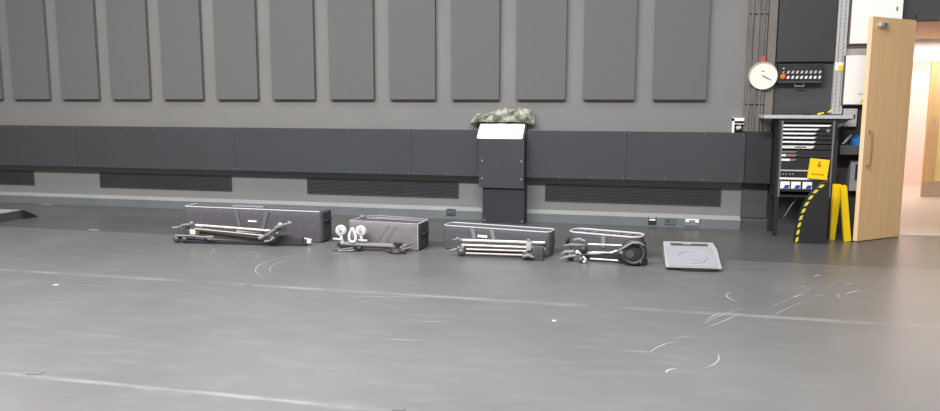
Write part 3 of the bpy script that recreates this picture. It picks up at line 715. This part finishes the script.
tube('lever', M['strap'], t, [lp(-3.60, 6.63, .06), lp(-3.54, 6.64, .07), lp(-3.50, 6.65, .1)], .010)

# 2: low stand with white discs (origin -2.45, 6.70)
O = Vector((-2.45, 6.70, 0))
t = thing('folded_stand', 'low black folded stand carrying two round white discs and a white loop', 'stand', O)
bm = B(); add_bar(bm, lp(-2.80, 6.70, .066), lp(-2.13, 6.73, .060), .085, .024, .006); obj('top_bar', bm, M['steel_mid'], t)
bm = B(); add_bar(bm, lp(-2.79, 6.705, .046), lp(-2.14, 6.73, .040), .075, .02, .004); obj('under_bar', bm, M['black'], t)
bm = B(); add_prism(bm, [(-.39, .062), (-.13, .055), (-.17, .0), (-.31, .0)], -.055, .04); obj('foot_block', bm, M['black'], t)
tube('foot', M['gunmetal'], t, [lp(-2.86, 6.62, .012), lp(-2.75, 6.63, .02), lp(-2.66, 6.65, .03)], [.009, .011, .014])
tube('foot', M['strap'], t, [lp(-2.80, 6.60, .009), lp(-2.70, 6.60, .012), lp(-2.64, 6.62, .02)], [.008, .008, .008])
ball('joint', M['black'], t, lp(-2.60, 6.66, .03), .03)
bm = B(); add_lathe(bm, [(.08, 0), (.085, .015), (.07, .05), (0, .054)], lp(-2.22, 6.68, 0), (0, 0, 1), 18); obj('foot_block', bm, M['black'], t, True)
bm = B(); add_bar(bm, lp(-2.26, 6.69, .088), lp(-2.17, 6.70, .088), .05, .016, .005); obj('clamp', bm, M['black'], t)
tube('clamp_post', M['black'], t, [lp(-2.22, 6.69, .03), lp(-2.215, 6.69, .085)], .022)
tube('foot', M['gunmetal'], t, [lp(-2.19, 6.66, .04), lp(-2.14, 6.68, .066), lp(-2.09, 6.70, .09)], [.014, .012, .009])
tube('foot', M['steel_dark'], t, [lp(-2.17, 6.64, .03), lp(-2.12, 6.65, .052), lp(-2.07, 6.66, .062)], [.012, .012, .009])
tube('foot', M['black'], t, [lp(-2.33, 6.62, .02), lp(-2.22, 6.66, .03), lp(-2.12, 6.64, .016)], [.008, .014, .01])
for cx, cy, cz in ((-2.808, 6.70, .192), (-2.615, 6.74, .188)):
    r = .056
    bm = B(); add_lathe(bm, [(r*.9, -.03), (r, -.012), (r, .0), (r*.86, .012), (r*.55, .018), (r*.5, .012), (r*.22, .012), (r*.2, .02), (0, .022)], lp(cx, cy, cz), (.1, -1, .05), 28)
    d = obj('white_disc', bm, M['disc'], t, True, label='round white disc')
    disc('disc_centre', M['strap'], d, lp(cx+.002, cy-.022, cz), .014, .006, (.1, -1, .05), 14)
    tube('disc_stem', M['offwhite'], d, [lp(cx, cy, cz-.045), lp(cx+.008, cy, cz-.075), lp(cx+.01, cy, .070)], [.016, .013, .02])
bm = B(); add_bar(bm, lp(-2.88, 6.68, .112), lp(-2.79, 6.68, .107), .03, .014, .004); obj('white_lever', bm, M['disc'], t)
bm = B(); add_bar(bm, lp(-2.63, 6.70, .106), lp(-2.535, 6.71, .100), .03, .014, .004); obj('white_lever', bm, M['disc'], t)
bm = B(); cl = (-2.672, 6.66, .148)
add_tube(bm, [lp(cl[0]+.034*math.cos(a)*(1-.25*math.sin(a)), cl[1], cl[2]+.058*math.sin(a)) for a in [2*PI*i/28 for i in range(28)]], .0115, 10, True); obj('white_loop', bm, M['white'], t, True, label='white oval loop')
ball('loop_knob', M['white'], t, lp(-2.670, 6.66, .215), .021)

# 3: tripod of four silver tubes (origin -1.2, 6.68)
O = Vector((-1.2, 6.68, 0))
t = thing('camera_tripod', 'folded tripod of four silver tubes lying below the black pillar', 'tripod', O)
for a, b, r, m in (((-1.60, 6.73, .143), (-.80, 6.78, .141), .015, 'silver'), ((-1.58, 6.70, .101), (-.80, 6.75, .098), .013, 'silver'),
                   ((-1.53, 6.67, .068), (-.945, 6.70, .070), .011, 'tube_tan'), ((-1.53, 6.65, .034), (-.97, 6.67, .037), .010, 'tube_tan')):
    tube('leg', M[m], t, [lp(*a), lp(*b)], r)
bm = B(); add_bar(bm, lp(-1.55, 6.72, .05), lp(-.95, 6.75, .05), .05, .07, .008); obj('core', bm, M['black'], t)
for c, r in (((-1.575, 6.66, .045), .042), ((-1.60, 6.67, .075), .03)): ball('foot', M['gunmetal'], t, lp(*c), r)
tube('spike', M['strap'], t, [lp(-1.68, 6.64, .055), lp(-1.60, 6.66, .075), lp(-1.55, 6.67, .09)], [.01, .012, .01])
tube('spike', M['strap'], t, [lp(-1.665, 6.70, .145), lp(-1.61, 6.70, .162)], [.007, .009])
tube('lever', M['strap'], t, [lp(-1.64, 6.72, .165), lp(-1.58, 6.72, .140)], [.012, .014])
bm = B(); add_box(bm, .30, .405, -.06, .04, 0, .125, bev=.014); add_box(bm, .21, .32, -.06, 0, .01, .07, bev=.014); obj('hub', bm, M['gunmetal'], t, True)
bm = B(); add_box(bm, .24, .29, -.03, .07, .085, .165, bev=.008); obj('collar', bm, M['silver'], t, True)
ball('knob', M['strap'], t, lp(-.94, 6.68, .176), .016)
tube('lever', M['strap'], t, [lp(-.98, 6.60, .04), lp(-.93, 6.60, .052), lp(-.88, 6.60, .035)], [.012, .016, .01])
tube('lever', M['strap'], t, [lp(-.83, 6.68, .05), lp(-.80, 6.70, .09), lp(-.785, 6.72, .10)], [.01, .012, .01])
ball('knob', M['black'], t, lp(-.93, 6.62, .02), .02)

# 4: tripod with round bowl (origin -.2, 6.66)
O = Vector((-.2, 6.66, 0))
t = thing('camera_tripod', 'folded tripod with a large round black bowl, in front of the small case', 'tripod', O)
tube('leg', M['silver'], t, [lp(-.40, 6.78, .146), lp(-.07, 6.78, .147)], .011)
tube('leg', M['silver'], t, [lp(-.47, 6.72, .066), lp(-.33, 6.72, .078), lp(-.19, 6.71, .086), lp(-.13, 6.70, .115)], [.019, .018, .012, .010])
tube('leg', M['silver'], t, [lp(-.37, 6.69, .030), lp(-.12, 6.66, .030)], .008)
bm = B(); add_bar(bm, lp(-.45, 6.74, .055), lp(-.05, 6.72, .06), .06, .07, .01); obj('core', bm, M['black'], t)
c = (.015, 6.62, .120)
ax = Vector((.12, -1, .12))
bm = B(); add_lathe(bm, [(.085, -.06), (.115, -.05), (.122, -.01), (.116, .012), (.09, .022), (0, .024)], lp(*c), ax, 30); bw = obj('bowl', bm, M['black'], t, True)
bm = B(); add_box(bm, .215, .325, -.05, .05, .0, .165, bev=.025); obj('bowl_bracket', bm, M['black'], bw, True)
disc('bowl_centre', M['gunmetal'], bw, lp(-.015, 6.592, .108), .036, .014, ax)
ball('knob', M['strap'], bw, lp(-.09, 6.60, .115), .018)
ball('knob', M['strap'], bw, lp(.075, 6.59, .045), .016)
ball('knob', M['strap'], bw, lp(.035, 6.59, .03), .012)
tube('clamp_arm', M['strap'], t, [lp(-.13, 6.62, .12), lp(-.07, 6.585, .165), lp(.0, 6.575, .215), lp(.06, 6.58, .215), lp(.10, 6.60, .19)], [.010, .012, .012, .011, .009])
tube('bowl_rim', M['gunmetal'], t, [lp(.015+.088*math.cos(a), 6.588+.088*math.sin(a)*.12, .118+.088*math.sin(a)) for a in [-2.4+4.2*i/16 for i in range(17)]], .008)
bm = B(); add_prism(bm, [(.09, .0), (.34, .0), (.34, .05), (.28, .09), (.12, .05)], .01, .06); obj('base', bm, M['black'], t)
tube('spike', M['strap'], t, [lp(-.635, 6.66, .065), lp(-.60, 6.67, .085), lp(-.52, 6.68, .088)], [.006, .017, .020])
tube('spike', M['strap'], t, [lp(-.62, 6.76, .128), lp(-.55, 6.75, .14), lp(-.42, 6.75, .14)], [.006, .014, .014])
tube('spike', M['strap'], t, [lp(-.64, 6.62, .028), lp(-.57, 6.63, .05), lp(-.50, 6.65, .06)], [.006, .014, .016])
ball('foot', M['black'], t, lp(-.55, 6.68, .05), .042); ball('foot', M['black'], t, lp(-.43, 6.67, .115), .04); ball('foot', M['gunmetal'], t, lp(-.45, 6.62, .03), .03)
tube('lever', M['strap'], t, [lp(-.53, 6.74, .185), lp(-.48, 6.73, .2), lp(-.42, 6.73, .18)], [.012, .016, .012])
ball('knob', M['white'], t, lp(-.485, 6.64, .095), .017)
tube('lever', M['piping'], t, [lp(-.42, 6.60, .01), lp(-.405, 6.60, .04), lp(-.43, 6.62, .06)], [.016, .012, .01])

# ------------------------------------------------------------------ floor monitor speaker
Wd = .445
t = thing('floor_monitor', 'pale grey wedge floor monitor speaker with a round driver, right of the cases', 'speaker', (.292, 6.485, 0), math.radians(4))
Wd = .470
bm = B()
def sec(y, z): return y, z
rows = []
for y, z, xa, xb in ((.01, .018, .004, Wd-.004), (0, .030, 0, Wd), (.345, .131, .016, Wd+.014), (.482, .171, .024, Wd-.004), (.54, .06, .028, Wd-.008), (.525, .02, .03, Wd-.008)):
    rows.append((bm.verts.new((xa, y, z)), bm.verts.new((xb, y, z))))
n = len(rows)
for i in range(n): bm.faces.new((rows[i][0], rows[i][1], rows[(i+1) % n][1], rows[(i+1) % n][0]))
bm.faces.new([q[0] for q in rows]); bm.faces.new([q[1] for q in rows][::-1])
obj('cabinet', bm, M['spk'], t)
a = Vector((0, .0, .030)); b = Vector((0, .482, .171)); d = (b-a); Ls = d.length; d.normalize(); nrm = Vector((0, -d.z, d.y))
mt = Matrix(((1, 0, 0, a.x), (0, d.y, nrm.y, a.y), (0, d.z, nrm.z, a.z), (0, 0, 0, 1)))
bm = B(); add_box(bm, .036, Wd-.030, .018, Ls*.77, -.004, .007, .003, mt); g = obj('grille', bm, M['grille'], t)
bm = B()
def ringpt(r, k, n=40): return mt @ Vector((Wd/2+.005+r*math.cos(2*PI*k/n)*1.1, Ls*.37+r*math.sin(2*PI*k/n)*1.0, .0095))
add_tube(bm, [ringpt(.112, k) for k in range(40)], .008, 8, True); obj('driver_ring', bm, M['grille_ring'], g, True)
bm = B(); vs = [bm.verts.new(ringpt(.08, k)) for k in range(40)]; bm.faces.new(vs)
vs2 = [bm.verts.new(ringpt(.08, k)-nrm*.003) for k in range(40)]
for k in range(40): bm.faces.new((vs[k], vs[(k+1) % 40], vs2[(k+1) % 40], vs2[k]))
obj('driver_cone', bm, M['grille_in'], g)
bm = B(); add_box(bm, .082, Wd-.055, Ls*.83, Ls*.93, -.001, .003, .002, mt); hh = obj('handle_slot', bm, M['gunmetal'], t)
bm = B(); add_box(bm, .19, .27, Ls*.86, Ls*.91, .003, .009, .002, mt); obj('badge', bm, M['strap'], hh)
pbox('foot', M['blackm'], t, .13, .42, -.014, .10, 0, .026, bev=.004); pbox('foot', M['blackm'], t, .08, .40, .30, .44, 0, .021, bev=.004)

# ------------------------------------------------------------------ low ramped platform at the left edge
t = thing('ramped_platform', 'low black platform with a ramped end at the left edge of the floor', 'platform', (-7.46, 7.0, 0))
bm = B(); add_prism(bm, [(-.8, 0), (.64, 0), (.64, .108), (-.8, .108)], -1.3, 0, 'yz'); obj('deck', bm, M['floor_black'], t)
bm = B(); add_box(bm, -1.3, 0, -.8, .64, .108, .113); obj('deck_top', bm, M['platform_top_lit'], t)
bm = B(); add_prism(bm, [(.64, 0), (.86, 0), (.64, .11)], -1.3, .05, 'yz'); obj('ramp', bm, M['blackm'], t)

# ------------------------------------------------------------------ bits of tape on the floor
def bit(label, x, y, w, h, rz, m, name='tape_strip', cat='tape'):
    bm = B(); add_box(bm, -w/2, w/2, -h/2, h/2, .0005, .003)
    o = obj(name, bm, m); o.location = (x, y, 0); o.rotation_euler = (0, 0, rz); tag(o, label, cat)
bit('thin white tape strip on the floor between the ramped platform and longest case', -5.99, 7.13, .14, .012, -.05, M['tape_w'])
bit('white tape strip at the foot of the skirting near the left edge', -8.2, 8.86, .16, .018, .0, M['tape_w'])
bit('small white tape scrap alone on the bare left floor', -4.425, 4.813, .045, .02, .1, M['tape_w'])
bit('small dark tape patch on the floor seam at the lower left', -3.053, 3.135, .075, .035, .2, M['steel_dark'])
bit('small dark tape patch on the floor seam at the bottom edge', -1.04, 3.128, .06, .035, .2, M['steel_dark'])
bit('tiny dark tape patch on the upper floor seam below the long case', -2.956, 5.15, .05, .035, .2, M['steel_dark'])
bit('tiny white scrap on the floor below the rightmost case', -.488, 4.729, .025, .03, .3, M['tape_w'])

# ------------------------------------------------------------------ light
def area(name, loc, rot, sx, sy, power, col=(1, 1, 1)):
    l = bpy.data.lights.new(name, 'AREA'); l.shape = 'RECTANGLE'; l.size = sx; l.size_y = sy; l.energy = power; l.color = col
    o = bpy.data.objects.new(name, l); COL.objects.link(o); o.location = loc; o.rotation_euler = rot; return o
area('hall_light_and_fill', (-5.4, 1.9, 6.0), (0, 0, 0), 5.5, 1.0, 960, (1, .985, .97))
area('hall_light_and_fill', (-.4, 1.9, 6.0), (0, 0, 0), 4.6, 1.0, 740, (.98, .985, 1))
area('hall_light_and_fill', (-2.4, 6.2, 6.0), (0, 0, 0), 10, .6, 150, (1, .99, .98))
o = area('hall_light_and_fill', (4.2, 6.0, 3.6), (0, math.radians(18), 0), 1.2, 2.5, 10, (1, .70, .44)); o.data.spread = math.radians(130)  # added warm fill with no real lamp behind it, tints the floor near the door
area('corridor_light', (4.6, 12.45, 2.44), (0, 0, 0), 3.6, .5, 56, (1, .94, .88))
area('corridor_light', (4.9, 14.1, 2.44), (0, 0, 0), 3, .8, 62, (1, .96, .93))
w = bpy.data.worlds.new('World'); scn.world = w; w.use_nodes = True
bg = w.node_tree.nodes['Background']; bg.inputs[0].default_value = (.96, .97, 1, 1); bg.inputs[1].default_value = .40

# ------------------------------------------------------------------ camera
f_px, pitch, roll, yaw = 734.98, .132779, .00317317, .220587
fw = Vector((-math.sin(yaw)*math.cos(pitch), math.cos(yaw)*math.cos(pitch), -math.sin(pitch)))
r = Vector((math.cos(yaw), math.sin(yaw), 0)); u = r.cross(fw)
r2 = r*math.cos(roll)+u*math.sin(roll); u2 = u*math.cos(roll)-r*math.sin(roll)
cd = bpy.data.cameras.new('camera'); cam = bpy.data.objects.new('camera', cd); COL.objects.link(cam)
cd.sensor_width = 36; cd.lens = 36*f_px/940; cd.clip_end = 100
cam.matrix_world = Matrix(((r2.x, u2.x, -fw.x, 0), (r2.y, u2.y, -fw.y, 0), (r2.z, u2.z, -fw.z, 1.4), (0, 0, 0, 1)))
scn.camera = cam
scn.view_settings.view_transform = 'Standard'
scn.view_settings.look = 'None'
